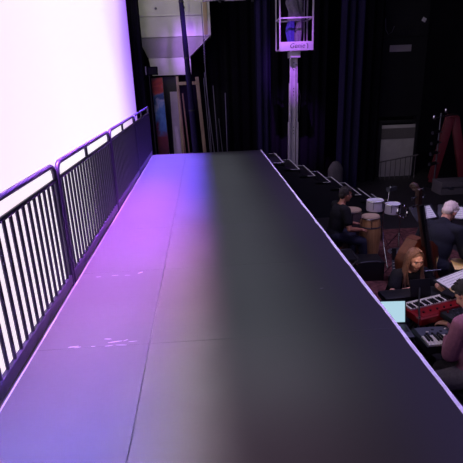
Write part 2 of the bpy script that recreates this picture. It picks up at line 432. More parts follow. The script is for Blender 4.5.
# pipes leaning
for i, (px, a, h, m) in enumerate(((.05, -2.2, 2.95, 'steel'), (.20, -4.4, 3.1, 'steel'), (.26, -1.8, 2.75, 'steel'), (.33, -3.2, 2.3, 'black'), (.48, .2, 2.55, 'steel'), (.42, -4.0, 1.9, 'steel'))):
    o = MB().cyl((0, 0, 0), (0, 0, h), .013, n=10).build('metal_pipe', M[m], None, (px+.1, 12.6+.03*i, PIT+.005), (math.radians(-3), math.radians(a), 0))
    tag(o, ('thin pipe leaning nearest the timber frame right post', 'tallest thin steel pipe in the leaning bundle, strongly tilted', 'thin steel pipe third from the timber frame in the leaning bundle', 'short black pipe in the middle of the leaning bundle', 'upright steel pipe farthest right of the leaning bundle', 'shortest tilted steel pipe at the right of the bundle')[i], 'pipe', 'pipes leaning at the back wall')
# rope with a coil
rp_ = thing('hanging_rope', 'thin grey rope hanging from the batten with a coil half way down', 'rope', (.07, 12.2, 0))
MB().tube([(.0, 0, 3.26), (.01, .0, 2.6), (.02, 0, 1.8), (.05, 0, .6), (.09, 0, -1.38)], .010).build('line', M['steel'], rp_)
MB().tube([(.02+.024*math.cos(k*.8), .024*math.sin(k*.8), 2.45-.008*k) for k in range(70)], .008, 6).build('coil', M['steel'], rp_)
bt = thing('pipe_batten', 'horizontal steel batten with pale tape at the top of the view', 'batten', (.10, 12.2, 3.30))
MB().cyl((0, 0, 0), (1.3, 0, .02), .028).build('pipe', M['steel'], bt)
for x, w in ((.18, .3), (.78, .5)):
    MB().cyl((x-w/2, 0, .003), (x+w/2, 0, .01), .031).build('tape_band', M['mast'], bt)
for x in (.05, .42, 1.2): MB().cyl((x, 0, 0), (x, 0, 2.), .006, n=6).build('suspension_cable', M['black'], bt)
for x in (.42, 1.2): MB().box((x, 0, .0), (.06, .09, .12), bev=.01).build('pipe_clamp', M['black'], bt)

# ------------------------------------------------------------------ personnel lift
lf = thing('personnel_lift', 'purple lit personnel lift with tall mast and raised open basket', 'lift', (2.26, 12.0, PIT), math.radians(-2))
MB().box((0, 0, .12), (.75, 1.1, .16), bev=.03).build('base', M['mast'], lf)
for x in (-.3, .3):
    for y in (-.48, .48): MB().cyl((x-.02, y, .06), (x+.02, y, .06), .055, n=14).build('caster', M['black'], lf)
z0 = .2
for i, (w, d, zt) in enumerate(((.25, .17, 1.8), (.215, .14, 2.75), (.185, .115, 3.35))):
    mm = MB(); mm.box((-w/2+.02, 0, (z0+zt)/2), (.04, d, zt-z0), bev=.004).box((w/2-.02, 0, (z0+zt)/2), (.04, d, zt-z0), bev=.004).box((0, .02, (z0+zt)/2), (w-.06, d-.05, zt-z0))
    mm.build('mast_section', M['mast'], lf)
    bb = MB()
    for k in range(3): bb.cyl((0, -d/2+.045-.03, zt-.12-.08*k), (0, -d/2+.02, zt-.12-.08*k), .012, n=10)
    bb.build('bolt_row', M['black'], lf)
MB().tube([(.05, -.09, .5), (.055, -.085, 2.), (.05, -.08, 3.2)], .008).build('lift_chain', M['black'], lf)
MB().tube([(.14, -.06, 2.6), (.17, -.06, 2.4), (.15, -.06, 2.15), (.13, -.06, 1.9)], .008).build('power_cord', M['black'], lf)
bk = 3.5
pnl = MB().box((0, -.42, bk+.09), (.80, .02, .2), bev=.004).build('toe_plate', M['mast'], lf)
MB().box((0, -.02, bk+.02), (.78, .78, .03), bev=.004).build('basket_floor', M['mast'], lf)
MB().box((0, -.05, bk-.08), (.24, .5, .16), bev=.01).build('carriage', M['mast'], lf)
for x in (-.385, .385):
    for y in (-.40, .36): MB().box((x, y, bk+.68), (.035, .035, 1.3), bev=.004).build('upright', M['mast'], lf)
MB().box((.31, .36, bk+.68), (.025, .025, 1.3), bev=.004).build('gate_post', M['mast'], lf)
for z in (.70, 1.32):
    for y in (-.40, .36): MB().box((0, y, bk+z), (.77, .03, .035), bev=.004).build('guard_bar', M['mast'], lf)
    for x in (-.385, .385): MB().box((x, -.02, bk+z), (.03, .76, .035), bev=.004).build('guard_bar', M['mast'], lf)
cu = bpy.data.curves.new('lettering', 'FONT'); cu.body = 'Genie'; cu.size = .15; cu.align_x = 'CENTER'; cu.extrude = .001; cu.shear = .2
tmp = bpy.data.objects.new('tmp', cu); COL.objects.link(tmp); bpy.context.view_layer.update()
me = bpy.data.meshes.new_from_object(tmp.evaluated_get(bpy.context.evaluated_depsgraph_get())); bpy.data.objects.remove(tmp)
me.materials.append(M['ink']); tx = bpy.data.objects.new('lettering', me); COL.objects.link(tx); tx.parent = pnl
tx.location = (.02, -.4315, bk+.05); tx.rotation_euler = (PI/2, 0, 0)
MB().tube([(.235, -.435, bk+.14), (.262, -.435, bk+.13), (.268, -.435, bk+.08), (.262, -.435, bk+.03)], .008, 6).build('hook_mark', M['ink'], pnl)
# jacket / cloth on the basket
jk = thing('jacket', 'crumpled grey jacket hanging inside the lift basket', 'jacket', (2.28, 11.98, PIT+bk+.04), math.radians(-2))
def jf(cx, w, d, z0, z1, seed, m, nm, top=.8):
    def fn(u, v):
        a = 2*PI*u; q = v
        ww = w*(1-.25*max(0, q-top)/(1-top+1e-6))*(1+.10*math.sin(3*q*PI+seed))
        r = 1+.10*math.sin(5*a+seed+4*q)+.06*math.sin(9*a+seed*2+q*7)
        return (cx+ww*r*math.cos(a)*.5+.02*math.sin(q*5+seed), d*r*math.sin(a)*.5, z0+(z1-z0)*q)
    mb = MB().sheet(fn, 48, 20)
    bmesh.ops.remove_doubles(mb.bm, verts=mb.bm.verts, dist=.001)
    bmesh.ops.holes_fill(mb.bm, edges=[e for e in mb.bm.edges if e.is_boundary])
    return mb.build(nm, m, jk)
jf(.0, .36, .2, .62, 1.18, 1., M['jacket'], 'body_panel')
jf(-.09, .19, .17, .02, .68, 2.2, M['jacket_lit'], 'sleeve')
jf(.09, .17, .15, .06, .66, 3.7, M['jacket'], 'sleeve')

# grey covered shape beyond the stairs
cs = thing('covered_stand', 'dim grey cloth covered stand behind the middle stair treads', 'stand', (3.28, 11.55, PIT))
def cvf(u, v):
    a = 2*PI*u; w = .19*(1-max(0, v-.75)**1.5*5.0)
    r = 1+.05*math.sin(6*a+v*3)*(1-v)
    return (w*r*math.cos(a), .12*(w/.19)*r*math.sin(a), .02+v*.80)
mb = MB().sheet(cvf, 40, 24); bmesh.ops.remove_doubles(mb.bm, verts=mb.bm.verts, dist=.001); bmesh.ops.holes_fill(mb.bm, edges=[e for e in mb.bm.edges if e.is_boundary])
mb.build('cover', M['greycloth'], cs)

# ------------------------------------------------------------------ far right background
pf = thing('doorway_panel', 'pale grey panel seen in the dark opening behind the pit', 'panel', (5.48, 13.1, PIT))
MB().box((0, 0, .75), (.98, .03, 1.48), bev=.003).build('lower_panel', M['pale'], pf)
MB().box((0, -.02, 1.25), (.98, .012, .30)).build('upper_band', M['greycloth'], pf)
for x in (-.53, .53): MB().box((x, -.01, .78), (.08, .08, 1.55), bev=.003).build('jamb', M['black'], pf)
MB().box((0, -.01, 1.58), (1.14, .08, .08), bev=.003).build('head_jamb', M['black'], pf)
hr = thing('handrail', 'low grey handrail with thin bars across the pale panel', 'railing', (5.35, 12.7, PIT))
MB().tube([(-.5, 0, .52), (.6, 0, .68)], .02).build('top_rail', M['greycloth'], hr)
for k in range(8):
    x = -.45+.14*k; MB().cyl((x, 0, .01), (x, 0, .52+.145*(x+.5)), .011, n=8).build('baluster', M['greycloth'], hr)
sg = MB().box((0, 0, 0), (.60, .012, .17), bev=.002).build('blank_sign', M['pale'], None, (5.43, 12.9, 2.10))
tag(sg, 'blank pale strip sign high on the dark cabinet wall', 'sign')
cw = thing('tall_cabinet', 'tall black cabinet wall behind the pit carrying the pale strip sign', 'cabinet', (5.5, 13.3, PIT))
MB().box((0, .12, 4.0), (1.4, .2, 4.6), bev=.01).build('body', M['wall'], cw)
MB().box((0, -.0, 3.82), (1.3, .04, .03)).build('trim_strip', M['black'], cw)
for x in (-.64, .64): MB().box((x, .12, .86), (.12, .2, 1.72), bev=.006).build('side_pilaster', M['wall'], cw)
# bring the sign onto the cabinet face
sg.location = (5.46, 13.313, 2.12)
mk = MB().box((0, 0, 0), (.11, .012, .10), (0, .5, 0), bev=.002).build('paper_tag', M['paper'], None, (6.05, 13.313, 2.82)); tag(mk, 'tiny white tag on the dark wall at upper right', 'tag')
wl = MB().tube([(0, 0, 0), (.01, -.01, -.15), (.02, -.01, -.28), (.10, -.01, -.40), (.20, -.01, -.34), (.25, -.01, -.2)], .009, 6).build('wire_loop', M['steel'], None, (4.98, 13.29, 2.88)); tag(wl, 'loose hanging wire loop high above the strip sign', 'wire')

ld = thing('step_ladder', 'red step ladder leaning at the right edge of the view', 'ladder', (6.55, 12.2, PIT), math.radians(-112))
def rail_(x, y0, y1, z1): return MB().box((x, (y0+y1)/2, z1/2+.01), (.04, .19, math.hypot(z1, y1-y0)), (math.atan2(-(y1-y0), z1), 0, 0), bev=.004)
for x in (-.24, .24):
    rail_(x*1.0, -.35, -.05, 1.75).build('front_rail', M['redpaint'], ld); rail_(x*.9, .45, .05, 1.75).build('rear_rail', M['redpaint'], ld)
for k in range(5):
    z = .28+.3*k; MB().box((0, -.35+.3*z/1.75, z), (.44, .09, .03), bev=.003).build('step', M['redpaint'], ld)
MB().box((0, 0, 1.77), (.56, .22, .05), bev=.01).build('top_cap', M['redpaint'], ld)
bs = thing('light_boom', 'dark lighting boom with four small spotlights left of the red ladder', 'stand', (5.98, 11.7, PIT))
MB().cyl((0, 0, 0), (0, 0, 1.9), .022).build('pole', M['steel'], bs)
MB().lathe([(.2, 0), (.2, .02), (.03, .05)]).build('base', M['black'], bs)
MB().cyl((-.2, 0, 1.78), (.45, 0, 1.86), .018).build('cross_arm', M['chrome'], bs)
for x, z in ((-.17, 1.74), (.12, 1.9)):
    k = MB().lathe([(.03, 0), (.045, .03), (.045, .1), (.03, .12)], (x, 0, z)); k.build('clamp_cap', M['chrome'], bs)
for i in range(4):
    z = 1.42-.27*i
    sl = MB().cyl((-.20, -.06, z), (-.02, -.02, z+.03), .05, .04).build('spotlight', M['plastic'], bs)
    MB().cyl((-.208, -.062, z), (-.2, -.06, z), .046).build('lens', M['steel'], sl)
    MB().box((.03, 0, z+.01), (.1, .03, .03)).build('yoke', M['steel'], sl)
rcase = thing('road_case', 'dark grey road case on the floor under the red ladder', 'case', (6.35, 11.0, PIT))
MB().box((0, 0, .17), (1.3, .5, .32), bev=.01).build('body', M['greycloth'], rcase)
MB().box((0, -.255, .2), (1.28, .012, .02)).build('lid_seam', M['steel'], rcase)
for x in (-.4, .4): MB().box((x, -.26, .18), (.1, .02, .08), bev=.004).build('latch', M['steel'], rcase)

# ------------------------------------------------------------------ people
def hull_capsule(bm, a, b, r0, r1):
    t = bmesh.new()
    for c, r in ((a, r0), (b, r1)):
        bmesh.ops.create_icosphere(t, subdivisions=2, radius=r, matrix=Matrix.Translation(c))
    bmesh.ops.convex_hull(t, input=t.verts)
    bmesh.ops.delete(t, geom=[v for v in t.verts if not v.link_faces], context='VERTS')
    me = bpy.data.meshes.new('t'); t.to_mesh(me); t.free(); bm.from_mesh(me); bpy.data.meshes.remove(me)
def ell(bm, c, r, R):
    mm = Matrix.Translation(c) @ R.to_4x4() @ Matrix.Diagonal((r[0], r[1], r[2], 1))
    bmesh.ops.create_icosphere(bm, subdivisions=3, radius=1, matrix=mm)
def blob(name, pieces, m, parent, voxel=.006, smooth=6, off=0.):
    bm = bmesh.new()
    for p in pieces:
        if p[0] == 'c': hull_capsule(bm, V(p[1]), V(p[2]), p[3]+off, p[4]+off)
        else: ell(bm, V(p[1]), [x+off for x in p[2]], p[3] if len(p) > 3 else Matrix.Identity(3))
    me = bpy.data.meshes.new(name); bm.to_mesh(me); bm.free()
    o = bpy.data.objects.new(name, me); COL.objects.link(o)
    r = o.modifiers.new('r', 'REMESH'); r.mode = 'VOXEL'; r.voxel_size = voxel
    s = o.modifiers.new('s', 'SMOOTH'); s.factor = .5; s.iterations = smooth
    bpy.context.view_layer.update()
    m2 = bpy.data.meshes.new_from_object(o.evaluated_get(bpy.context.evaluated_depsgraph_get()))
    o.modifiers.clear(); o.data = m2; bpy.data.meshes.remove(me); m2.name = name
    m2.materials.clear(); m2.materials.append(m)
    for p in m2.polygons: p.use_smooth = True
    o.parent = parent
    return o
def ik(a, b, l1, l2, pole):
    a = V(a); b = V(b); d = b-a; L = min(d.length, (l1+l2)*.999); d.normalize(); b = a+d*L
    x = (l1*l1-l2*l2+L*L)/(2*L); h = math.sqrt(max(0, l1*l1-x*x))
    p = V(pole); p = p-d*p.dot(d); p.normalize()
    return a+d*x+p*h, b
def hand_pieces(w, d, n, side, s, curl=.5):
    """w wrist, d finger direction, n palm normal (towards what it holds); side=+1 puts the thumb on d x n side"""
    d = V(d).normalized(); n = V(n); n = (n-d*n.dot(d)).normalized(); t = d.cross(n)*side
    P = []
    R = Matrix((t, d, n)).transposed()
    P.append(('c', w, w+d*.03*s, .026*s, .027*s))
    for k in (-1, 0, 1): P.append(('c', w+d*.02*s+t*.012*k*s, w+d*.085*s+t*.024*k*s, .015*s, .0135*s))
    lens = (.068, .078, .073, .056)
    for i, q in enumerate((1.5, .5, -.5, -1.5)):
        a = w+d*.088*s+t*q*.0185*s; L = lens[i]*s; dd = d.copy(); rr = .0088*s
        for j, f in enumerate((.45, .32, .25)):
            ang = curl*(.5+.5*j)
            dd = (dd*math.cos(ang)+n*math.sin(ang)).normalized()
            b = a+dd*L*f; P.append(('c', a, b, rr, rr*.92)); a = b; rr *= .92
    a = w+d*.025*s+t*.024*s; dd = (d*.6+t*.75+n*.25).normalized()
    b = a+dd*.042*s; P.append(('c', a, b, .0125*s, .0105*s)); dd = (d*.85+t*.25+n*.45).normalized(); P.append(('c', b, b+dd*.032*s, .0102*s, .0088*s))
    return P
def rot(yaw, pitch, roll=0.):   # face looks along +Y; pitch>0 looks up
    return (Matrix.Rotation(yaw, 3, 'Z') @ Matrix.Rotation(pitch, 3, 'X') @ Matrix.Rotation(roll, 3, 'Y'))

def person(label, loc, rz, hz, lean, head, hands, feet, top, bottom, skin, hair, hair_m, s=1., sleeves='short', lean_side=0., female=False, knees=None, elbows=None, hand_dir=None, hood=False, curl=.5):
    P = thing('person', label, 'person', loc, rz)
    u = V((math.sin(lean_side), math.sin(lean)*math.cos(lean_side), math.cos(lean)*math.cos(lean_side)))
    fw = V((0, math.cos(lean), -math.sin(lean))); X = V((1, 0, 0)); X = (X-u*X.dot(u)).normalized()
    RT = Matrix((X, u.cross(X), u)).transposed()
    Hc = V((0, 0, hz)); C1 = Hc+u*.17*s; C2 = Hc+u*.36*s; Nk = Hc+u*.50*s
    sw = (.165 if female else .185)*s
    SH = {k: Hc+u*.445*s+X*k*sw for k in (-1, 1)}
    RH = rot(*head); HC = Nk+u*.055*s+V((0, .02, 0))*s+RH @ V((0, .018, .10))*s
    hd = lambda p: HC+RH @ (V(p)*s)
    body = []; c = lambda *a: body.append(('c',)+a)
    torso = [('e', Hc+u*.02, (.165*s, .115*s, .115*s), RT), ('e', C1, ((.135 if female else .15)*s, .10*s, .15*s), RT), ('e', C2-u*.02*s, ((.15 if female else .17)*s, .112*s, .16*s), RT),
             ('c', SH[-1]-X*-.03*s, SH[1]-X*.03*s, .062*s, .062*s), ('c', Hc+u*.44*s+X*.07*s, Nk+u*.02*s, .06*s, .05*s), ('c', Hc+u*.44*s-X*.07*s, Nk+u*.02*s, .06*s, .05*s)]
    if female: torso += [('e', C2+X*k*.07*s+RT @ V((0, .085, -.02))*s, (.062*s, .055*s, .062*s), RT) for k in (-1, 1)]
    body += torso
    c(Nk-u*.02*s, hd((0, -.02, -.06)), .056*s if not female else .048*s, .052*s if not female else .045*s)
    # head
    body += [('e', hd((0, -.012, .025)), (.075*s, .094*s, .088*s), RH), ('e', hd((0, .02, -.035)), (.060*s, .070*s, .075*s), RH), ('e', hd((0, .05, -.085)), (.034*s, .034*s, .026*s), RH),
             ('c', hd((0, .086, .012)), hd((0, .110 if not female else .102, -.030)), .009*s, (.010 if female else .014)*s), ('c', hd((-.013, .092, -.034)), hd((.013, .092, -.034)), (.007 if female else .010)*s, (.007 if female else .010)*s),
             ('c', hd((-.034, .076, .026)), hd((.034, .076, .026)), .012*s, .012*s), ('c', hd((-.018, .083, -.060)), hd((.018, .083, -.060)), .0085*s, .0085*s)]
    for k in (-1, 1):
        body += [('e', hd((k*.076, -.008, -.005)), (.010*s, .021*s, .033*s), RH), ('e', hd((k*.038, .055, -.030)), (.026*s, .024*s, .028*s), RH)]
    arms = {}; legs = {}
    for k in (-1, 1):
        pole = V((k*.55, -.5, -.7)) if not elbows or elbows.get(k) is None else V(elbows[k])
        E, W = ik(SH[k], V(hands[k]), .295*s, .255*s, pole); arms[k] = (SH[k], E, W)
        c(SH[k], E, .052*s, .041*s); c(E, E+(W-E)*.35, .042*s, .042*s); c(E+(W-E)*.35, W, .041*s, .027*s)
        d = (W-E).normalized(); d = V(hand_dir[k][0]) if hand_dir else d; n = V(hand_dir[k][1]) if hand_dir else V((0, 0, -1))
        body.extend(hand_pieces(W, d, n, -k if n.z < 0 else k, s, curl))
        hip = Hc+X*k*.09*s; pole = V((k*.25, 1, .6)) if not knees else V(knees[k])
        K, A = ik(hip, V(feet[k])+V((0, 0, .085*s)), .43*s, .42*s, pole); legs[k] = (hip, K, A)
        c(hip, K, .088*s, .058*s); c(K, K+(A-K)*.35, .056*s, .056*s); c(K+(A-K)*.35, A, .055*s, .038*s)
        fd = V((k*.2, 1, 0)).normalized()
        c(A-fd*.03*s-V((0, 0, .045*s)), A+fd*.16*s-V((0, 0, .058*s)), .036*s, .024*s)
    blob('body', body, skin, P, .0055, 5)
    # clothes
    sh = list(torso)+[('e', Hc+u*.22*s, ((.140 if female else .158)*s, .108*s, .27*s), RT)]
    if sleeves == 'short': sh = sh[:4]+sh[6:]
    for k in (-1, 1):
        S_, E, W = arms[k]
        if sleeves == 'short': sh.append(('c', S_, S_+(E-S_)*.62, .062*s, .058*s))
        else: sh += [('c', S_, E, .062*s, .053*s), ('c', E, W-(W-E)*.06, .053*s, .038*s)]
    if hood: sh += [('c', Nk+X*.06*s+RT @ V((0, -.06, -.02))*s, Nk-X*.06*s+RT @ V((0, -.06, -.02))*s, .06*s, .06*s)]
    blob('jacket' if top is M['suit'] else ('hooded_top' if hood else 'shirt'), sh, top, P, .008, 14, .013)
    tr = [('e', Hc+u*.0, (.17*s, .118*s, .10*s), RT)]
    for k in (-1, 1):
        h_, K, A = legs[k]; tr += [('c', h_, K, .094*s, .068*s), ('c', K, A+V((0, 0, .01)), .068*s, .052*s)]
    blob('trousers', tr, bottom, P, .009, 8, .010)
    for k in (-1, 1):
        h_, K, A = legs[k]; fd = V((k*.2, 1, 0)).normalized()
        blob('shoe', [('c', A-fd*.035*s-V((0, 0, .04*s)), A+fd*.17*s-V((0, 0, .052*s)), .047*s, .034*s), ('c', A-V((0, 0, .03*s)), A+V((0, 0, .01)), .046*s, .046*s)], M['shoe'], P, .007, 4)
    # face
    for k in (-1, 1):
        e = MB(); p = hd((k*.031, .0735, .002)); e.sph(p, .0098*s); eo = e.build('eye', M['eyewhite'], P)
        q = hd((k*.031, .0800, .001)); MB().sph(q, .0062*s, 10, 8).build('iris', M['iris'], eo)
        MB().tube([hd((k*.014, .090, .026)), hd((k*.032, .088, .032)), hd((k*.050, .074, .027))], .0032*s, 6).build('eyebrow', hair_m, P)
    MB().tube([hd((-.026, .078, -.060)), hd((-.010, .089, -.058)), hd((0, .090, -.060)), hd((.010, .089, -.058)), hd((.026, .078, -.060))], [.002*s, .006*s, .006*s, .006*s, .002*s], 8).build('mouth', M['lips'], P)
    # hair
    if hair == 'short':
        hp = [('e', hd((0, -.026, .040)), (.079*s, .090*s, .084*s), RH), ('e', hd((0, -.060, -.008)), (.066*s, .052*s, .065*s), RH), ('c', hd((-.045, .045, .085)), hd((.045, .045, .085)), .026*s, .026*s),
              ('c', hd((-.072, .005, .03)), hd((-.072, -.03, .0)), .014*s, .012*s), ('c', hd((.072, .005, .03)), hd((.072, -.03, .0)), .014*s, .012*s)]
        rr = random.Random(7)
        for i in range(70):
            t = rr.uniform(0, 2*PI); q = rr.uniform(.15, 1.0)
            n = V((math.cos(t)*q, math.sin(t)*q*1.0, math.sqrt(max(0, 1-q*q)))); p = V((0, -.026, .040))+V((n.x*.075, n.y*.086, n.z*.08))
            if p.y > .055 and p.z < .07: continue
            p2 = p+n*.012+V((rr.uniform(-.01, .01), .008, rr.uniform(-.006, .004)))
            hp.append(('c', hd(p), hd(p2), .010*s, .005*s))
        blob('hair', hp, hair_m, P, .0045, 2)
    else:
        hp = [('e', hd((0, -.024, .052)), (.082*s, .092*s, .080*s), RH), ('e', hd((0, -.055, -.03)), (.075*s, .055*s, .10*s), RH)]
        blob('hair', hp, hair_m, P, .005, 3)
        rr = random.Random(3); st_ = MB()
        for i in range(190):
            t = rr.uniform(-1, 1); a = -PI/2+t*PI*.68     # around the crown, parted over the face
            cx, cy = math.cos(a), math.sin(a)
            lift = rr.uniform(0, .008)
            p0 = hd((cx*.012, .035+cy*.05, .134+lift)); p1 = hd((cx*(.088+lift), -.020+cy*.098, .060)); p2 = hd((cx*(.094+lift), -.018+cy*.088, -.05))
            L = rr.uniform(.22, .36)*s
            side = 1 if cx > 0 else -1
            p3 = p2+V((side*.014+rr.uniform(-.014, .014), .0+rr.uniform(-.01, .01), -L*.5)); p4 = p3+V((rr.uniform(-.025, .025)-side*.01, .035+rr.uniform(-.01, .02), -L*.5))
            pts = []
            for j in range(13):
                f = j/12*4; kk = min(3, int(f)); g = f-kk; Q = (p0, p1, p2, p3, p4); pts.append(Q[kk].lerp(Q[kk+1], g)+V((math.sin(j*.9+i)*.003, 0, 0)))
            for _ in range(2): pts = [pts[0]]+[(pts[j-1]+pts[j]*2+pts[j+1])/4 for j in range(1, 12)]+[pts[-1]]
            st_.tube(pts, [.007*s]*12+[.002*s], 6)
        st_.build('long_hair', hair_m, P)
    return P

def stool(label, loc, h, rz=0., m=None):
    t = thing('stool', label, 'stool', loc, rz)
    MB().lathe([(.15, h-.07), (.165, h-.05), (.165, h-.015), (.14, h)]).build('seat', m or M['plastic'], t)
    MB().cyl((0, 0, .22), (0, 0, h-.07), .02).build('post', M['steel'], t)
    for k in range(3):
        a = 2*PI*k/3; MB().tube([(0, 0, .30), (.13*math.cos(a), .13*math.sin(a), .14), (.21*math.cos(a), .21*math.sin(a), .014)], .012).build('leg', M['steel'], t)
    return t

# conga player (faces +x)
cp = person('seated man in black t-shirt with dark hair behind the conga drums', (1.93, 6.75, PIT), math.radians(-80), .60, .22, (math.radians(4), math.radians(-8)),
   {-1: (-.13, .40, .70), 1: (.20, .34, .70)}, {-1: (-.16, .42, 0), 1: (.15, .46, 0)}, M['tee'], M['denim'], M['skin2'], 'short', M['hair_dark'], s=.98, hand_dir={-1: ((.2, 1, -.15), (0, 0, -1)), 1: ((-.2, 1, -.15), (0, 0, -1))})
stool('round black stool under the seated conga player', (1.92, 6.77, PIT), .485)
# woman at keyboard faces the camera, slightly to the right
wo = person('seated woman with long light brown hair in dark t-shirt at a black table board', (2.12, 4.52, PIT), math.radians(180+6), .515, .14, (math.radians(2), math.radians(-10), 0),
   {-1: (-.17, .30, .885), 1: (.08, .31, .885)}, {-1: (-.15, .20, 0), 1: (.15, .20, 0)}, M['tee'], M['denim'], M['skin'], 'long', M['hair_brown'], s=.94, female=True, elbows={1: (1, .35, -.5), -1: None}, hand_dir={-1: ((.2, 1, -.1), (0, 0, -1)), 1: ((-.2, 1, -.1), (0, 0, -1))})
stool('round black stool under the long haired woman', (2.12, 4.55, PIT), .41)
# bassist, standing, back to camera
ba = person('standing white haired man in dark suit looking down beside the double bass', (2.66, 5.02, PIT), math.radians(-48), .77, .38, (math.radians(-8), math.radians(-46), 0),
   {-1: (-.16, .42, .92), 1: (.16, .42, .92)}, {-1: (-.13, .0, 0), 1: (.13, .05, 0)}, M['suit'], M['suit'], M['skin'], 'short', M['hair_white'], s=1.03, sleeves='long', knees={-1: (0, 1, 0), 1: (0, 1, 0)}, hand_dir={-1: ((.3, 1, .0), (0, 0, -1)), 1: ((-.3, 1, .0), (0, 0, -1))})
# pink hooded keyboard player
pk = person('seated person in pink hooded top at lower right, back to camera', (2.03, 3.0, PIT), math.radians(32), .72, .20, (math.radians(-26), math.radians(-48), 0),
   {-1: (.07, .27, .875), 1: (.28, .38, .89)}, {-1: (-.16, .36, 0), 1: (.16, .38, 0)}, M['pink'], M['greypants'], M['skin'], 'short', M['hair_dark'], s=.98, sleeves='long', hood=True, lean_side=.13, elbows={-1: (-.5, -.1, -1), 1: None}, hand_dir={-1: ((.1, 1, -.3), (0, 0, -1)), 1: ((-.1, 1, -.2), (0, 0, -1))})
stool('round black stool under the person in the pink hooded top', (2.04, 2.99, PIT), .605, 0.5)

# ------------------------------------------------------------------ percussion
def conga(label, loc, shell, h=.80, R=.17, tilt=(0, 0, 0)):
    t = thing('conga_drum', label, 'drum', loc, 0, 'conga drums', rot=tilt)
    k = R/.17
    MB().lathe([(.105*k, .0), (.12*k, .01), (.145*k, h*.25), (.175*k, h*.52), (.185*k, h*.65), (.172*k, h*.85), (.15*k, h*.965)], n=36).build('shell', shell, t)
    MB().lathe([(.148*k, h*.95), (.152*k, h*.985), (.145*k, h), (.05*k, h+.003)], n=36).build('drum_head', M['hide'], t)
    ring = MB()
    ring.tube([(.158*k*math.cos(2*PI*j/36), .158*k*math.sin(2*PI*j/36), h*.965) for j in range(36)], .008, 8, True); ring.build('rim_hoop', M['chrome'], t)
    for z, r in ((h*.80, .178), (h*.10, .130)): MB().lathe([(r*k, z-.012), (r*k+.003, z), (r*k-.001, z+.012)], n=36).build('metal_band', M['steel'], t)
    for j in range(6):
        a = 2*PI*j/6+.3; x, y = math.cos(a), math.sin(a)
        MB().tube([(x*.165*k, y*.165*k, h*.965), (x*.185*k, y*.185*k, h*.88), (x*.192*k, y*.192*k, h*.80)], .006, 6).build('tuning_lug', M['chrome'], t)
    return t
conga('tan wooden conga drum standing in front of the dark one', (2.56, 6.84, PIT+.01), M['conga'], .84, .155, (0, math.radians(-2), 0))
conga('dark conga drum standing left of and behind the tan one', (2.36, 7.24, PIT+.01), M['conga2'], .84, .17)

tb = thing('timbales', 'pair of silver timbale drums on a tall stand beside the congas', 'drum', (2.80, 7.0, PIT))
def shell(x, y, r, hh, z):
    sh = MB().lathe([(r*.98, z-hh), (r, z-hh+.01), (r, z-.01), (r*.98, z)], (x, y, 0), 32).build('drum_shell', M['mast'], tb)
    MB().lathe([(r*.99, z), (r*.99, z+.006), (.02, z+.007)], (x, y, 0), 32).build('drum_head', M['drumhead'], sh)
    MB().tube([(x+(r+.008)*math.cos(2*PI*j/32), y+(r+.008)*math.sin(2*PI*j/32), z+.004) for j in range(32)], .007, 6, True).build('rim_hoop', M['chrome'], sh)
    for j in range(6):
        a = 2*PI*j/6; MB().cyl((x+(r+.012)*math.cos(a), y+(r+.012)*math.sin(a), z-hh*.75), (x+(r+.012)*math.cos(a), y+(r+.012)*math.sin(a), z), .006, n=6).build('tension_rod', M['chrome'], sh)
shell(-.13, .05, .135, .16, 1.03); shell(.10, -.10, .12, .15, 1.0)
MB().cyl((0, 0, .35), (0, 0, .94), .016).build('stand_post', M['chrome'], tb)
MB().tube([(-.15, .05, .86), (0, 0, .9), (.13, -.13, .82)], .012).build('cross_bar', M['chrome'], tb)
for k in range(3):
    a = 2*PI*k/3+.5; MB().tube([(0, 0, .5), (.16*math.cos(a), .16*math.sin(a), .25), (.34*math.cos(a), .34*math.sin(a), .014)], .011).build('stand_leg', M['chrome'], tb)
MB().cyl((.05, 0, .95), (.09, .05, 1.20), .008).build('accessory_rod', M['chrome'], tb)
cb = thing('cowbell', 'small metal cowbell mounted over the timbales', 'cowbell', (2.92, 7.05, PIT+1.21), math.radians(35))
MB().prism([(-.10, -.03), (.08, -.045), (.08, .045), (-.10, .03)], -.03, .03).build('bell', M['steel'], cb)
MB().box((-.02, 0, .04), (.03, .02, .03)).build('bracket', M['chrome'], cb)
ti = thing('tambourine', 'bright jingling tambourine hanging at the right of the timbales', 'tambourine', (3.02, 6.80, PIT+.90), rot=(math.radians(70), 0, math.radians(25)))
MB().tube([(.10*math.cos(2*PI*j/28), .10*math.sin(2*PI*j/28), 0) for j in range(28)], .014, 6, True).build('ring', M['chrome'], ti)
for j in range(8):
    a = 2*PI*j/8; MB().cyl((.10*math.cos(a), .10*math.sin(a), -.02), (.10*math.cos(a), .10*math.sin(a), .02), .02, n=10).build('jingle', M['chrome'], ti)
stk = [(2.64, 7.0, .2), (2.84, 6.90, -.35)]
for i, (x, y, a) in enumerate(stk):
    o = MB().cyl((-.17, 0, 0), (.17, 0, 0), .008, .005, 8).build('drumstick', M['lumber'], None, (x+.05, y, PIT+1.034-.04*i), (0, 0.12*i, a))
    tag(o, ('pale drumstick lying across the left timbale head', 'pale drumstick lying across the right timbale head')[i], 'drumstick', 'drumsticks on the timbales')
def tripod_stand(label, loc, h, top):
    t = thing('cymbal_stand', label, 'stand', loc)
    MB().cyl((0, 0, .12), (0, 0, h), .011).build('pole', M['chrome'], t)
    for k in range(3):
        a = 2*PI*k/3+.2; MB().tube([(0, 0, .42), (.15*math.cos(a), .15*math.sin(a), .2), (.28*math.cos(a), .28*math.sin(a), .012)], .009).build('leg', M['chrome'], t)
    if top: MB().lathe([(.16, h-.012), (.165, h-.008), (.05, h+.005), (.03, h+.025), (.008, h+.03)], n=30).build('cymbal', M['steel'], t)
    else: MB().box((0, 0, h), (.10, .02, .02), bev=.003).build('clip', M['chrome'], t)
    return t
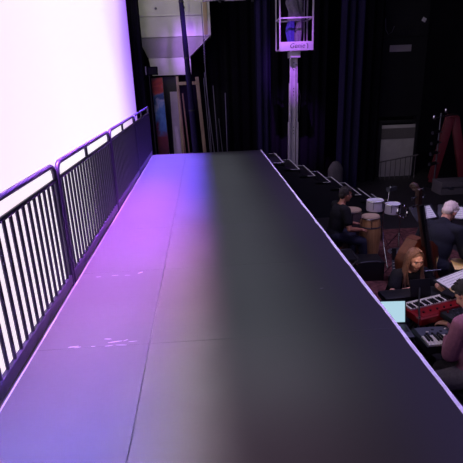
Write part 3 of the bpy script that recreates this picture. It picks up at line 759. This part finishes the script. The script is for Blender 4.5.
tripod_stand('thin chrome stand on the rug right of the timbales', (3.15, 7.15, PIT), .75, False)
tripod_stand('low cymbal stand on the rug behind the guitar', (2.72, 6.1, PIT), .52, True)
rg = tag(MB().box((3.1, 7.0, PIT+.006), (2.2, 3.0, .01), bev=.003).build('rug', M['rug'], None), 'brown patterned rug under the percussion', 'rug')
bc = thing('equipment_case', 'low black case with bright corners in front of the conga player', 'case', (2.36, 6.40, PIT), math.radians(-3))
MB().box((0, 0, .16), (.42, .36, .3), bev=.01).build('body', M['plastic'], bc)
for x in (-.21, .21): MB().box((x, -.18, .3), (.03, .03, .03), bev=.005).build('corner_guard', M['chrome'], bc)
MB().tube([(-.15, -.17, .312), (-.05, -.18, .33), (.1, -.18, .33), (.15, -.17, .312)], .008).build('handle', M['steel'], bc)
fc = thing('folding_chair', 'empty dark folding chair in front of the conga player', 'chair', (1.91, 6.24, PIT), PI/2)
MB().box((0, 0, .44), (.38, .36, .03), bev=.01).build('seat', M['tee'], fc)
MB().tube([(-.19, -.19, .46), (.19, -.19, .46), (.19, .19, .46)], .011).build('seat_edge', M['steel'], fc)
for x in (-.18, .18):
    MB().tube([(x, -.18, .44), (x, .2, .015)], .011).build('leg', M['steel'], fc)
    MB().tube([(x, .17, .44), (x, -.2, .015)], .011).build('leg', M['steel'], fc)

# electric guitar on a stand
gt = thing('electric_guitar', 'black guitar standing upright, its neck showing pale fret marks', 'guitar', (2.21, 4.97, PIT+.02), math.radians(15), rot=(math.radians(-8), 0, math.radians(12)))
gt.scale = (.76, .76, .76)
ol = []
for k in range(40):
    a = 2*PI*k/40; r = .15*(1+.22*math.cos(2*a+PI)) ; ol.append((r*math.cos(a)*1.05, .24+r*math.sin(a)*1.25))
MB().prism(ol, -.02, .02, Matrix.Rotation(PI/2, 4, 'X')).build('body', M['plastic'], gt)
nk = MB().box((0, -.03, .76), (.055, .02, .66), bev=.004).build('neck', M['panel'], gt)
for k in range(12): MB().box((0, -.042, .50+.05*k), (.048, .003, .006)).build('fret', M['ivory'], nk)
MB().prism([(-.03, 1.09), (.03, 1.09), (.045, 1.27), (-.02, 1.28)], -.01, .01, Matrix.Translation((0, -.03, 0)) @ Matrix.Rotation(PI/2, 4, 'X')).build('headstock', M['plastic'], gt)
for k in range(6):
    MB().cyl((-.04 if k % 2 else .05, -.03, 1.12+.025*k), (-.03 if k % 2 else .035, -.03, 1.12+.025*k), .009, n=8).build('tuning_peg', M['chrome'], gt)
gs = thing('guitar_stand', 'small black stand holding the upright guitar', 'stand', (2.21, 5.02, PIT), math.radians(12))
for x in (-.13, .13): MB().tube([(0, .12, .5), (x, .16, .013)], .01).build('leg', M['black'], gs)
MB().tube([(-.14, -.10, .06), (-.12, .0, .05), (0, .13, .05), (.12, 0, .05), (.14, -.10, .06)], .01).build('cradle', M['black'], gs)
MB().cyl((0, .13, .05), (0, .12, .6), .01).build('post', M['black'], gs)

# ------------------------------------------------------------------ double bass
top = V((2.10, 4.70, .49)); low = V((2.55, 4.80, PIT)); ax = (top-low)
Lz = ax.length; qz = ax.normalized(); yn = V((-.40, .92, 0)); yn = (yn-qz*yn.dot(qz)).normalized(); xn = yn.cross(qz)
db = thing('double_bass', 'reddish brown double bass leaning beside the white haired man', 'instrument', low)
db.rotation_euler = Matrix((xn, yn, qz)).transposed().to_euler()
def bass_w(z):  # half width along the body, z in 0.14..1.28
    t = (z-.14)/1.14
    pts = [(0, .06), (.05, .2), (.15, .30), (.27, .325), (.40, .27), (.53, .195), (.62, .20), (.72, .245), (.82, .245), (.90, .19), (.96, .10), (1, .045)]
    for (a, b), (c_, d) in zip(pts, pts[1:]):
        if a <= t <= c_:
            g = (t-a)/(c_-a); g = g*g*(3-2*g)*.5+g*.5; return b+(d-b)*g
    return .05
bm = MB(); nz = 46; nx = 14
def bsurf(side):
    G = []
    for i in range(nz+1):
        z = .14+1.14*i/nz; w = bass_w(z); row = []
        for j in range(nx+1):
            x = -1+2*j/nx; arch = (1-x*x)**.7*.035*math.sin(PI*i/nz)**.5
            y = (-.095-arch) if side < 0 else (.085+arch*.8-max(0, z-1.)*.1)
            row.append(bm.bm.verts.new((x*w, y, z)))
        G.append(row)
    for i in range(nz):
        for j in range(nx): bm.bm.faces.new((G[i][j], G[i][j+1], G[i+1][j+1], G[i+1][j]))
    return G
bsurf(-1); bsurf(1)
bm.build('body_plates', M['bass'], db, fix=True)
rb = MB()
for sx in (-1, 1):
    A = []; B = []
    for i in range(nz+1):
        z = .14+1.14*i/nz; w = bass_w(z)*.985*sx
        A.append(rb.bm.verts.new((w, -.098, z))); B.append(rb.bm.verts.new((w, .088-max(0, z-1.)*.1, z)))
    for i in range(nz): rb.bm.faces.new((A[i], B[i], B[i+1], A[i+1]))
rb.box((0, -.005, .145), (.10, .18, .012)).box((0, -.012, 1.278), (.085, .15, .012))
rb.build('ribs', M['bassedge'], db)
MB().box((0, -.145, 1.46), (.05, .045, .50), bev=.012).build('neck', M['bassneck'], db)
MB().box((0, -.185, 1.20), (.062, .022, 1.02), (math.radians(-2.0), 0, 0), bev=.006).build('fingerboard', M['ebony'], db)
MB().box((0, -.145, 1.79), (.055, .05, .22), (math.radians(10), 0, 0), bev=.012).build('peg_box', M['bassneck'], db)
MB().tube([(0, -.11+.045*math.cos(k*.5)*(1-k/22), 1.90+.045*math.sin(k*.5)*(1-k/22)) for k in range(20)], .02, 8).build('scroll', M['bassneck'], db)
for k in range(4):
    s_ = 1 if k % 2 else -1; z = 1.72+.045*k
    MB().cyl((0, -.14, z), (s_*.075, -.14, z), .007).box((s_*.085, -.14, z), (.02, .008, .035)).build('tuning_peg', M['steel'], db)
MB().prism([(-.08, 0), (.08, 0), (.055, .13), (-.055, .13)], -.008, .008, Matrix.Translation((0, -.175, .60)) @ Matrix.Rotation(PI/2, 4, 'X') @ Matrix.Rotation(0, 4, 'X')).build('bridge', M['lumber'], db)
br = db.children[-1]
MB().prism([(-.025, .2), (.025, .2), (.045, .50), (-.045, .50)], -.012, .012, Matrix.Translation((0, -.165, 0)) @ Matrix.Rotation(PI/2, 4, 'X')).build('tailpiece', M['ebony'], db)
for k in range(4):
    MB().tube([(-.024+.016*k, -.185, .5), (-.03+.02*k, -.222, .72), (-.018+.012*k, -.205, 1.70)], .002, 6).build('string', M['steel'], db)
for sx in (-1, 1):
    MB().tube([(sx*(.13+.02*math.sin(k/10*PI*2)), -.128, .56+.022*k) for k in range(11)], .007, 6).build('sound_hole', M['ebony'], db)
MB().cyl((0, 0, .0), (0, 0, .16), .008).build('endpin', M['steel'], db)

# ------------------------------------------------------------------ keyboards, laptop, stands
def keys(parent, x0, x1, y_front, y_back, z, up):
    nw = 36; w = (x1-x0)/nw; d = abs(y_back-y_front); sg_ = 1 if y_back > y_front else -1
    proto = MB().box((0, 0, 0), (w*.93, d, .018), bev=.0015).build('white_key', M['ivory'], parent, (x0+w/2, (y_front+y_back)/2, z))
    for i in range(1, nw):
        c = proto.copy(); COL.objects.link(c); c.parent = parent; c.location = (x0+w*(i+.5), (y_front+y_back)/2, z)
    bp = None
    for i in range(nw-1):
        if (i % 7) in (2, 6): continue
        lo = (x0+w*(i+1), y_back-sg_*d*.32, z+.014)
        if bp is None: bp = MB().box((0, 0, 0), (w*.55, d*.63, .016), bev=.002).build('black_key', M['ebony'], parent, lo)
        else:
            c = bp.copy(); COL.objects.link(c); c.parent = parent; c.location = lo
def x_stand(parent_label, loc, rz, h, w=.55, d=.30):
    t = thing('keyboard_stand', parent_label, 'stand', loc, rz)
    for y in (-d/2+.03, d/2-.03):
        sgn = 1 if y > 0 else -1
        for s_ in (-1, 1):
            MB().tube([(s_*w/2, y, h-.02), (-s_*w/2, y, .03)], .013).build('crossed_leg', M['black'], t)
    for s_ in (-1, 1):
        MB().tube([(s_*w/2, -d/2-.02, h-.012), (s_*w/2, d/2+.02, h-.012)], .012).build('support_bar', M['black'], t)
        MB().tube([(s_*w/2, -d/2-.08, .014), (s_*w/2, d/2+.08, .014)], .013).build('foot_bar', M['black'], t)
    return t
# lower keyboard in front of the pink hooded player
K1 = V((2.23, 3.36, -.625))
k1 = thing('keyboard', 'dark keyboard with white keys in front of the pink hooded player', 'keyboard', K1, math.radians(1))
W1 = 1.0
MB().box((0, 0, .045), (W1, .30, .07), bev=.008).build('case', M['plastic'], k1)
MB().box((0, .075, .083), (W1-.04, .13, .008), bev=.002).build('control_panel', M['panel'], k1)
for i in range(14): MB().box((-.40+.06*i, .09 if i % 2 else .06, .090), (.022, .014, .008), bev=.002).build('button', M['plastic'] if i % 3 else M['ivory'], k1)
for i in range(3): MB().cyl((-.42+.05*i, .03, .086), (-.42+.05*i, .03, .098), .010).build('knob', M['plastic'], k1)
MB().box((.12, .13, .10), (.22, .05, .035), bev=.004).build('display', M['panel'], k1)
keys(k1, -W1/2+.015, W1/2-.015, -.147, -.005, .088, 1)
x_stand('black crossed stand under the pink hooded player\'s keyboard', (2.25, 3.46, PIT), math.radians(1), -.625-PIT+.008, .5, .12)
# red keyboard facing the woman
ra = math.radians(17)
RA = V((2.235, 3.83, -.57))
k2 = thing('keyboard', 'bright red stage keyboard with keys on the far side, facing the woman', 'keyboard', RA, ra)
MB().box((0, 0, .04), (.92, .30, .07), bev=.010).build('case', M['red_key'], k2)
MB().box((0, -.06, .077), (.84, .13, .004), bev=.001).build('control_panel', M['red_key'], k2)
for i in range(9): MB().cyl((-.36+.08*i, -.06, .078), (-.36+.08*i, -.06, .092), .010).build('knob', M['plastic'], k2)
keys(k2, -.43, .43, .147, .02, .082, 1)
x_stand('black crossed stand under the bright red keyboard', (2.235, 3.83, PIT), ra, -.57-PIT+.006, .5, .22)
pc = tag(MB().box((0, 0, .018), (.16, .13, .034), (0, 0, 0), bev=.012).build('pouch', M['tee'], None, RA+V((.06, .10, .098)), (0, 0, ra+.3)), 'black cloth pouch lying across the red keyboard keys', 'pouch')
# control unit with red edge on top of the back of the lower keyboard
RB = V((2.29, 3.55, -.48))
k3 = thing('control_surface', 'black control unit with red rear edge and sliders above the lower keyboard', 'controller', RB, ra)
MB().box((0, 0, .03), (.56, .19, .05), bev=.006).build('case', M['plastic'], k3)
MB().box((0, .088, .045), (.57, .018, .06), bev=.005).build('rear_edge', M['red_key'], k3)
for i in range(8):
    x = -.23+.062*i; sl = MB().box((x, -.03, .057), (.006, .09, .003)).build('slider_slot', M['panel'], k3)
    MB().box((x, -.03+.03*math.sin(i*2.1), .063), (.018, .012, .016), bev=.002).build('slider_cap', M['steel'], sl)
    MB().cyl((x, .045, .055), (x, .045, .072), .009).build('knob', M['red_key'] if i % 3 == 0 else M['steel'], k3)
for x in (-.2, .2): MB().box((x, -.02, -.02), (.03, .12, .05), bev=.004).build('riser_foot', M['plastic'], k3)
# woman's keyboard
kw = thing('table_board', 'flat narrow black table board directly in front of the long haired woman', 'table', (1.98, 4.11, -.57), math.radians(4))
MB().box((0, 0, .035), (.60, .19, .055), bev=.008).build('top', M['plastic'], kw)
MB().box((0, 0, .006), (.5, .12, .012)).build('cross_rail', M['black'], kw)
x_stand('black crossed stand under the long haired woman\'s black table board', (1.98, 4.07, PIT), math.radians(4), -.57-PIT+.004, .42, .12)
# tablet on a thin pole
tbl = thing('tablet_stand', 'black tablet on a thin pole in front of the woman', 'stand', (1.835, 3.585, PIT))
MB().cyl((0, 0, .03), (0, 0, .92), .008).build('pole', M['steel'], tbl)
MB().tube([(0, 0, .90), (.07, .18, .97), (.17, .39, 1.0)], .008).build('boom', M['black'], tbl)
MB().lathe([(.11, 0), (.11, .015), (.02, .03)]).build('base', M['black'], tbl)
MB().box((.19, .42, .99), (.21, .012, .17), (math.radians(-18), 0, math.radians(4)), bev=.004).build('tablet', M['plastic'], tbl)
# laptop on its stand
LP = V((1.565, 3.53, -.59))
lp = thing('laptop', 'open laptop with glowing pale blue screen by the runway edge', 'laptop', LP, math.radians(-4))
MB().box((0, 0, .009), (.33, .23, .016), bev=.004).build('base', M['steel'], lp)
MB().box((0, .03, .0185), (.29, .10, .003)).build('key_area', M['plastic'], lp)
MB().box((0, -.075, .0185), (.09, .06, .002)).build('touch_pad', M['panel'], lp)
ldl = MB().box((0, 0, .11), (.33, .008, .22), bev=.003).build('lid', M['plastic'], lp, (0, .115, .018), (math.radians(-14), 0, 0))
MB().box((0, -.0052, .112), (.308, .002, .194)).build('screen', M['laptop_screen'], ldl)
ls = thing('laptop_stand', 'black pole stand under the glowing laptop', 'stand', (1.42, 3.69, PIT))
MB().cyl((0, 0, .02), (0, 0, .79), .014).build('pole', M['black'], ls)
MB().box((.14, -.16, .802), (.30, .22, .014), bev=.003).build('tray', M['black'], ls)
MB().tube([(0, 0, .78), (.1, -.1, .792)], .012).build('bracket', M['black'], ls)
MB().lathe([(.12, 0), (.12, .015), (.02, .03)]).build('base', M['black'], ls)

# ------------------------------------------------------------------ music stands and paper
def music_stand(label, loc, rz, h, tilt, w=.46, d=.30):
    t = thing('music_stand', label, 'music stand', loc, rz)
    MB().cyl((0, 0, .2), (0, 0, h), .010).build('pole', M['black'], t)
    R = Matrix.Translation((0, 0, h)) @ Matrix.Rotation(tilt, 4, 'X')
    MB().box((0, 0, 0), (w, d, .006), mtx=R, bev=.002).build('desk', M['black'], t)
    MB().box((0, -d/2, .015), (w, .006, .035), mtx=R).build('ledge', M['black'], t)
    for k in range(3):
        a = 2*PI*k/3; MB().tube([(0, 0, .25), (.22*math.cos(a), .22*math.sin(a), .012)], .008).build('leg', M['black'], t)
    return t, R
def score(label, t_loc, rz, R, w, d, m, name='sheet_music', off=(0, 0), lines=8, cat='sheet music'):
    o = thing(name, label, cat, t_loc, rz)
    MB().box((off[0], off[1], .0065), (w, d, .004), mtx=R).build('page', m, o, smooth=False)
    ln = MB()
    for i in range(lines): ln.box((off[0], off[1]-d*.42+d*.84*i/max(1, lines-1), .0090), (w*.86, d*.012, .0006), mtx=R)
    ln.build('staff_lines', M['ink'], o, smooth=False)
    return o
L1 = (2.52, 4.17, PIT)
t1, R1 = music_stand('low black music stand right of the woman, holding a white score', L1, math.radians(28), .97, math.radians(12), .56, .24)
score('large white score lying on the stand beside the woman', L1, math.radians(28), R1, .52, .2, M['paper'], lines=6)
L2 = (2.44, 3.99, PIT)
bkx = thing('song_book', 'warm lit open book propped right of the red keyboard', 'book', (2.47, 3.93, -.47), ra)
for s_ in (-1, 1): MB().box((s_*.075, 0, .01), (.15, .2, .016), (math.radians(18), s_*-.12, 0), bev=.003).build('page_block', M['oldpaper'], bkx)
# bassist's amp with warm sheet
am = thing('amplifier', 'small dark grey amplifier in front of the white haired man', 'amplifier', (3.03, 4.92, PIT), math.radians(-8))
MB().box((0, 0, .38), (.36, .30, .74), bev=.012).build('cabinet', M['plastic'], am)
MB().box((0, -.153, .34), (.31, .01, .56)).build('grille', M['panel'], am)
MB().box((0, -.153, .68), (.31, .01, .07)).build('control_panel', M['greycloth'], am)
for i in range(5): MB().cyl((-.11+.055*i, -.158, .68), (-.11+.055*i, -.175, .68), .011).build('knob', M['black'], am)
MB().tube([(-.08, 0, .75), (-.07, 0, .775), (.07, 0, .775), (.08, 0, .75)], .01).build('handle', M['black'], am)
sh2 = thing('sheet_music', 'cream sheet lit warm on top of the small dark amplifier', 'sheet music', (3.02, 4.93, PIT+.79), rot=(math.radians(14), 0, math.radians(-12)))
MB().box((0, 0, .0), (.30, .22, .004)).build('page', M['oldpaper'], sh2)
ln = MB()
for i in range(8): ln.box((0, -.09+.026*i, .0025), (.26, .003, .0006))
ln.build('staff_lines', M['ink'], sh2)
for i, (x, y, hh, rz, la, lb) in enumerate(((3.00, 6.05, 1.10, .3, 'black music stand between the double bass neck and the white haired man', 'white sheet on the stand between the bass neck and the white haired man'), (3.55, 6.3, 1.0, -.4, 'black music stand behind the white haired man, at the right edge', 'white sheet on the stand behind the white haired man, right edge'))):
    t_, R_ = music_stand(la, (x, y, PIT), rz, hh, math.radians(40), .40, .26)
    score(lb, (x, y, PIT), rz, R_, .22, .2, M['paper'], off=(.04, 0), lines=6)
ms = thing('microphone_stand', 'thin microphone stand standing just right of the woman', 'stand', (2.36, 4.42, PIT))
MB().cyl((0, 0, .02), (0, 0, .98), .008).build('pole', M['steel'], ms)
MB().lathe([(.12, 0), (.12, .012), (.02, .03)]).build('base', M['black'], ms)
MB().tube([(-.09, 0, .97), (.07, -.02, .985)], .006).build('boom', M['steel'], ms)
MB().cyl((-.15, .005, .965), (-.09, 0, .97), .018, .010).build('microphone', M['plastic'], ms)

# ------------------------------------------------------------------ lights
def aim(o, tgt): o.rotation_euler = (V(tgt)-o.location).to_track_quat('-Z', 'Y').to_euler()
def spot(name, loc, tgt, rgb, watts, deg=40, blend=.5, size=.06):
    l = bpy.data.lights.new(name, 'SPOT'); l.color = rgb; l.energy = watts; l.spot_size = math.radians(deg); l.spot_blend = blend; l.shadow_soft_size = size
    o = bpy.data.objects.new(name, l); COL.objects.link(o); o.location = loc; aim(o, tgt); return o
def area(name, loc, tgt, rgb, watts, sx, sy, spread=180):
    l = bpy.data.lights.new(name, 'AREA'); l.shape = 'RECTANGLE'; l.size = sx; l.size_y = sy; l.color = rgb; l.energy = watts; l.spread = math.radians(spread)
    o = bpy.data.objects.new(name, l); COL.objects.link(o); o.location = loc; aim(o, tgt); return o
def strip(name, x0, x1, y0, y1, rgb, watts, spread=6, z=6.5):
    l = bpy.data.lights.new(name, 'AREA'); l.shape = 'RECTANGLE'; l.size = x1-x0; l.size_y = y1-y0; l.color = rgb; l.energy = watts*(x1-x0)*(y1-y0); l.spread = math.radians(spread)
    o = bpy.data.objects.new(name, l); COL.objects.link(o); o.location = ((x0+x1)/2, (y0+y1)/2, z); return o
def ramp(name, x0, x1, stops, spread):
    # row of unseen area lights added along the runway, each cell set to its own colour
    for i in range(len(stops)-1):
        (ya, ca), (yb, cb) = stops[i], stops[i+1]
        n = max(1, round((yb-ya)/.45))
        for k in range(n):
            g = (k+.5)/n; c = [p+(q-p)*g for p, q in zip(ca, cb)]; m = max(c)
            strip(name, x0, x1, ya+(yb-ya)*k/n, ya+(yb-ya)*(k+1)/n, [v/m for v in c], m, spread)
ramp('added_strip_left', -1.28, -.40, [(-.6, (15, 12, 56)), (1.6, (17, 14, 52)), (2.6, (34, 17, 54)), (3.6, (46, 17, 70)), (4.6, (58, 17, 98)), (6.4, (54, 16, 100)), (8.2, (28, 13, 94)), (10.6, (23, 12, 92))], 7)  # unseen strips shaped to lay violet and magenta bands on the deck
ramp('added_strip_centre', -.42, -.07, [(-.6, (15, 11, 15)), (2.4, (17, 14, 15)), (3.4, (26, 14, 22)), (4.6, (30, 11, 38)), (5.8, (20, 8, 66)), (6.8, (12, 6, 78)), (10.2, (12, 7, 70))], 5)  # same added strips, narrower, for the band right of the seam
strip('added_strip_rose', -.3, .55, -.6, 2.4, (1., .62, .85), 2.6, 14)  # faint pinkish strip added to warm the near deck, no fixture built
strip('added_strip_grey', -.1, .70, 2.0, 10.0, (.84, .96, 1.), 4.2, 10)  # unseen neutral strip added to grey the middle of the deck
strip('added_strip_edge', .95, 1.50, -.5, 10.2, (.36, .2, 1.), 1.9, 6)  # unseen purple strip added to tint the right edge tape
spot('profile_lift', (1.2, 6.0, 6.8), (2.25, 12, 1.9), (.5, .14, 1.), 4200, 13, 1.)
spot('profile_duct', (-.9, 8.5, 6.5), (-.7, 13., 2.9), (1., .97, .80), 320, 26, .6)
spot('profile_duct_violet', (.6, 9.0, 3.4), (-.40, 13.1, 2.25), (.42, .16, 1.), 1500, 19, 1., .3)
spot('profile_bass', (1.6, 3.2, 5.0), (2.80, 5.0, .15), (1., .62, .85), 130, 7, .8)
area('pit_ambient_fill', (3.2, 4.5, 5.8), (3.0, 5.5, -1.4), (.62, .52, 1.), 60, 1.5, 3., 90)  # dim violet ambient added over the pit, not a particular lamp
spot('stand_lamp_woman', (2.10, 3.75, .35), (2.06, 4.45, -.22), (1., .74, .6), 20, 32, .8, .03)
spot('stand_lamp_score', (2.75, 4.05, .25), (2.5, 4.1, -.45), (1., .78, .7), 1.6, 60, .6, .03)
spot('stand_lamp_bass', (3.02, 4.66, -.2), (3.02, 4.93, -.61), (1., .72, .42), 3, 60, .6, .03)
spot('panel_fill', (4.6, 11.0, 3.), (5.5, 13.1, -.7), (.9, .85, .8), 60, 26, .8)  # unseen spot added to brighten the pale doorway panel
area('house_blue', (1., -2, 6.5), (1.5, 8., 0), (.2, .16, 1.), 25, 3, 1., 120)
w = bpy.data.worlds.new('dark_house'); S.world = w; w.use_nodes = True
w.node_tree.nodes['Background'].inputs[0].default_value = (.24, .2, .62, 1); w.node_tree.nodes['Background'].inputs[1].default_value = .006

# ------------------------------------------------------------------ camera
f = 463.; cx = 231.5
Yv = V((202-cx, 74-cx, f)); dx = 283-cx; Dv = V((dx, -(Yv.x*dx+f*f)/Yv.y, f)); Yv.normalize(); Dv.normalize()
Zv = -Dv; Xv = Yv.cross(Zv)          # world axes in image space (x right, y down, z forward)
R = Matrix((Xv, Yv, Zv))            # image -> world
right = R @ V((1, 0, 0)); up = R @ V((0, -1, 0)); back = R @ V((0, 0, -1))
cd = bpy.data.cameras.new('camera'); cam = bpy.data.objects.new('camera', cd); COL.objects.link(cam)
cd.sensor_width = 36; cd.lens = 36*f/463.; cd.clip_start = .05; cd.clip_end = 100
cam.matrix_world = Matrix.Translation((0, 0, EYE)) @ Matrix((right, up, back)).transposed().to_4x4()
S.camera = cam
vs = S.view_settings; vs.view_transform = 'Standard'; vs.look = 'None'; vs.exposure = 0; vs.gamma = 1; vs.use_curve_mapping = False
